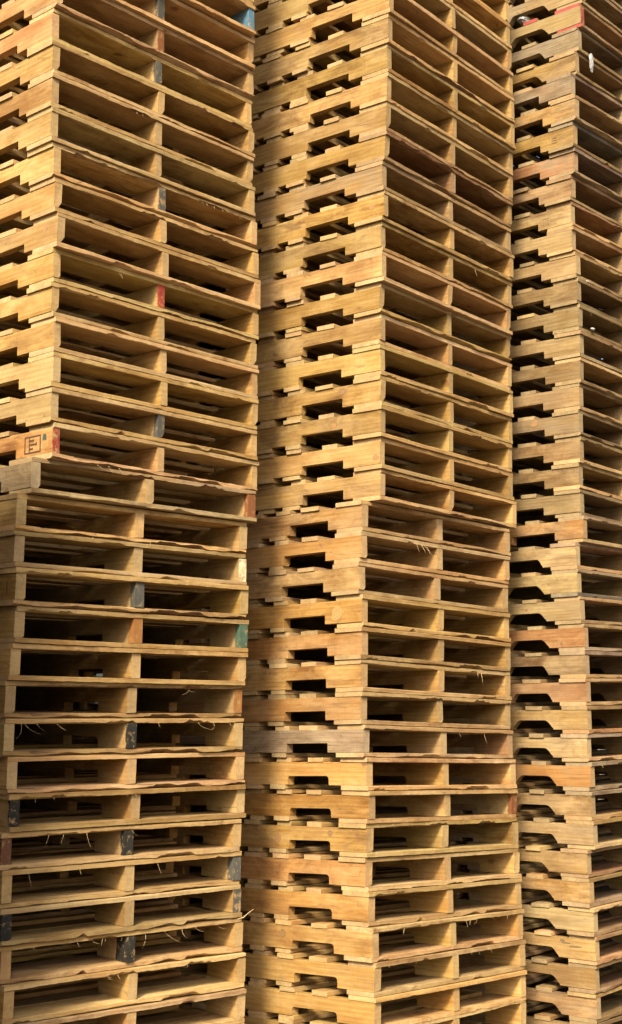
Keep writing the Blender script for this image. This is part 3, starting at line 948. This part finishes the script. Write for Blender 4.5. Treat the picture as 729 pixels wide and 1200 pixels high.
def ring_mat(name, heart, rim):
    m = bpy.data.materials.new(name)
    m.use_nodes = True
    nt = m.node_tree
    b = nt.nodes['Principled BSDF']
    tc = nn(nt, 'ShaderNodeTexCoord')
    ns = nn(nt, 'ShaderNodeTexNoise'); ns.inputs['Scale'].default_value = 2.5; ns.inputs['Detail'].default_value = 4
    nt.links.new(tc.outputs['Object'], ns.inputs['Vector'])
    ln = nn(nt, 'ShaderNodeVectorMath', operation='LENGTH')
    nt.links.new(tc.outputs['Object'], ln.inputs[0])
    md = nn(nt, 'ShaderNodeMath', operation='MULTIPLY_ADD')
    nt.links.new(ns.outputs['Fac'], md.inputs[0]); md.inputs[1].default_value = .5; nt.links.new(ln.outputs['Value'], md.inputs[2])
    sn = nn(nt, 'ShaderNodeMath', operation='SINE')
    m2 = nn(nt, 'ShaderNodeMath', operation='MULTIPLY'); m2.inputs[1].default_value = 16.0
    nt.links.new(md.outputs[0], m2.inputs[0]); nt.links.new(m2.outputs[0], sn.inputs[0])
    r = nn(nt, 'ShaderNodeMapRange'); r.inputs['From Min'].default_value = -1; r.inputs['From Max'].default_value = 1
    nt.links.new(sn.outputs[0], r.inputs['Value'])
    x = nn(nt, 'ShaderNodeMix', data_type='RGBA')
    nt.links.new(r.outputs[0], x.inputs[0])
    x.inputs[6].default_value = heart + (1,); x.inputs[7].default_value = rim + (1,)
    nt.links.new(x.outputs[2], b.inputs['Base Color'])
    b.inputs['Roughness'].default_value = .75
    return m
KNOT_DARK = ring_mat('dark_knot', (.10, .05, .02), (.22, .13, .045))
KNOT_RED = ring_mat('reddish_knot', (.17, .085, .032), (.25, .145, .052))
KNOT_PALE = ring_mat('swirling_grain', (.21, .125, .042), (.29, .185, .062))
STAIN = ring_mat('dark_stain', (.08, .055, .028), (.16, .105, .046))

def knot(st, k, v, z, rv, rz, mat, seed, name='knot'):
    root = PALLETS[(st, k)][0]
    near = [c for c in root.children if c.name.startswith('stringer')][0]
    rng = random.Random(seed)
    ph = [rng.uniform(0, 6.28) for _ in range(3)]
    pts = []
    for i in range(22):
        t = 2 * math.pi * i / 22
        r = 1 + .10 * math.sin(2 * t + ph[0]) + .08 * math.sin(3 * t + ph[1]) + .05 * math.sin(5 * t + ph[2])
        pts.append((r * math.cos(t), r * math.sin(t)))
    near.data.update()
    # the bowed side of the stringer at this length
    xs = min((abs(p.co.y - v), p.co.x) for p in near.data.vertices)[1]
    xs = min(xs, min(p.co.x for p in near.data.vertices if abs(p.co.y - v) < .12))
    V = [(-.0004, a, b) for a, b in pts] + [(.003, a, b) for a, b in pts]
    n = len(pts)
    F = [tuple(range(n - 1, -1, -1)), tuple(range(n, 2 * n))] + [(i, (i + 1) % n, n + (i + 1) % n, n + i) for i in range(n)]
    o = obj(name, mesh_from(name, V, F, [mat], [0] * len(F)), near, (xs - .0003, v, z))
    o.scale = (1, rv, rz)
knot('C', 13, .195, -.022, .022, .014, KNOT_DARK, 1)
knot('C', 14, .235, -.036, .013, .010, KNOT_RED, 2)
knot('C', 15, .022, -.062, .015, .013, KNOT_RED, 3)
knot('C', 7, .060, -.042, .010, .010, KNOT_RED, 4)
knot('C', 20, .125, -.050, .032, .026, KNOT_PALE, 5)
knot('C', 27, .47, -.048, .018, .020, KNOT_RED, 6)
knot('C', 27, .190, -.022, .013, .013, KNOT_DARK, 7)
knot('C', 28, .055, -.030, .022, .016, KNOT_PALE, 8)
knot('C', 30, .462, -.032, .018, .017, KNOT_DARK, 9)
knot('C', 9, .110, -.040, .009, .006, KNOT_RED, 16)
knot('R', 17, .235, -.022, .019, .014, KNOT_RED, 10)
knot('R', 24, .290, -.030, .007, .007, KNOT_DARK, 11)
knot('R', 36, .10, -.034, .030, .004, STAIN, 12, 'stain')
knot('R', 36, .145, -.022, .022, .004, STAIN, 13, 'stain')
knot('R', 36, .165, -.012, .012, .006, STAIN, 14, 'stain')
knot('L', 3, .070, -.060, .005, .005, KNOT_DARK, 17)
knot('L', 2, .055, -.035, .005, .006, KNOT_DARK, 18)
knot('L', 7, .070, -.022, .011, .016, KNOT_RED, 19)

# ------------------------------------------------------------------ scraps caught in the right stack
def crumple(name, dims, seed, mat, k, local, rot, label, cat, seg=7):
    rng = random.Random(seed)
    bm = bmesh.new()
    bmesh.ops.create_icosphere(bm, subdivisions=3, radius=1.0)
    cs = [(Vector((rng.gauss(0, 1), rng.gauss(0, 1), rng.gauss(0, 1))), rng.uniform(0, 6.28)) for _ in range(9)]
    for v in bm.verts:
        n = v.co.normalized()
        d = sum(math.sin(c.dot(n) * 3.4 + p) for c, p in cs) / 9
        v.co = n * (1 + .55 * d + rng.uniform(-.06, .06))
        v.co.x *= dims[0] / 2; v.co.y *= dims[1] / 2; v.co.z *= dims[2] / 2
    me = bpy.data.meshes.new(name)
    bm.to_mesh(me); bm.free()
    me.materials.append(mat)
    o = obj(name, me)
    root = PALLETS[('R', k)][0]
    o.location = root.matrix_world @ Vector(local)
    o.rotation_euler = rot
    o['label'] = label; o['category'] = cat
    return o
PLASTIC = plain_mat('white_plastic_film', (.22, .22, .21), .5, .45, 70)
FOIL = plain_mat('crumpled_grey_film', (.20, .20, .20), .4, .5, 90)
CHIP = plain_mat('white_chip', (.38, .36, .32), .6, .15, 90)
crumple('plastic_scrap', (.030, .018, .088), 3, PLASTIC, 3, (.115, -.016, -.012), (0, .05, .85), 'whitish crumpled plastic scrap hanging on the front edge of a right stack pallet', 'plastic scrap')
crumple('film_scrap', (.085, .05, .040), 8, FOIL, 1, (.03, .33, .037), (.1, .1, .9), 'grey crumpled film scrap lying on the red boards at the top of the right stack', 'plastic scrap')
crumple('paper_scrap', (.030, .018, .010), 12, CHIP, 13, (.115, -.004, -.082), (0, 0, .8), 'small white scrap lying on a bottom board halfway up the right stack', 'paper scrap')
crumple('paper_scrap', (.026, .014, .008), 15, CHIP, 12, (.10, -.002, .0215), (0, 0, .8), 'small pale scrap wedged between two boards, above the white scrap in the right stack', 'paper scrap')
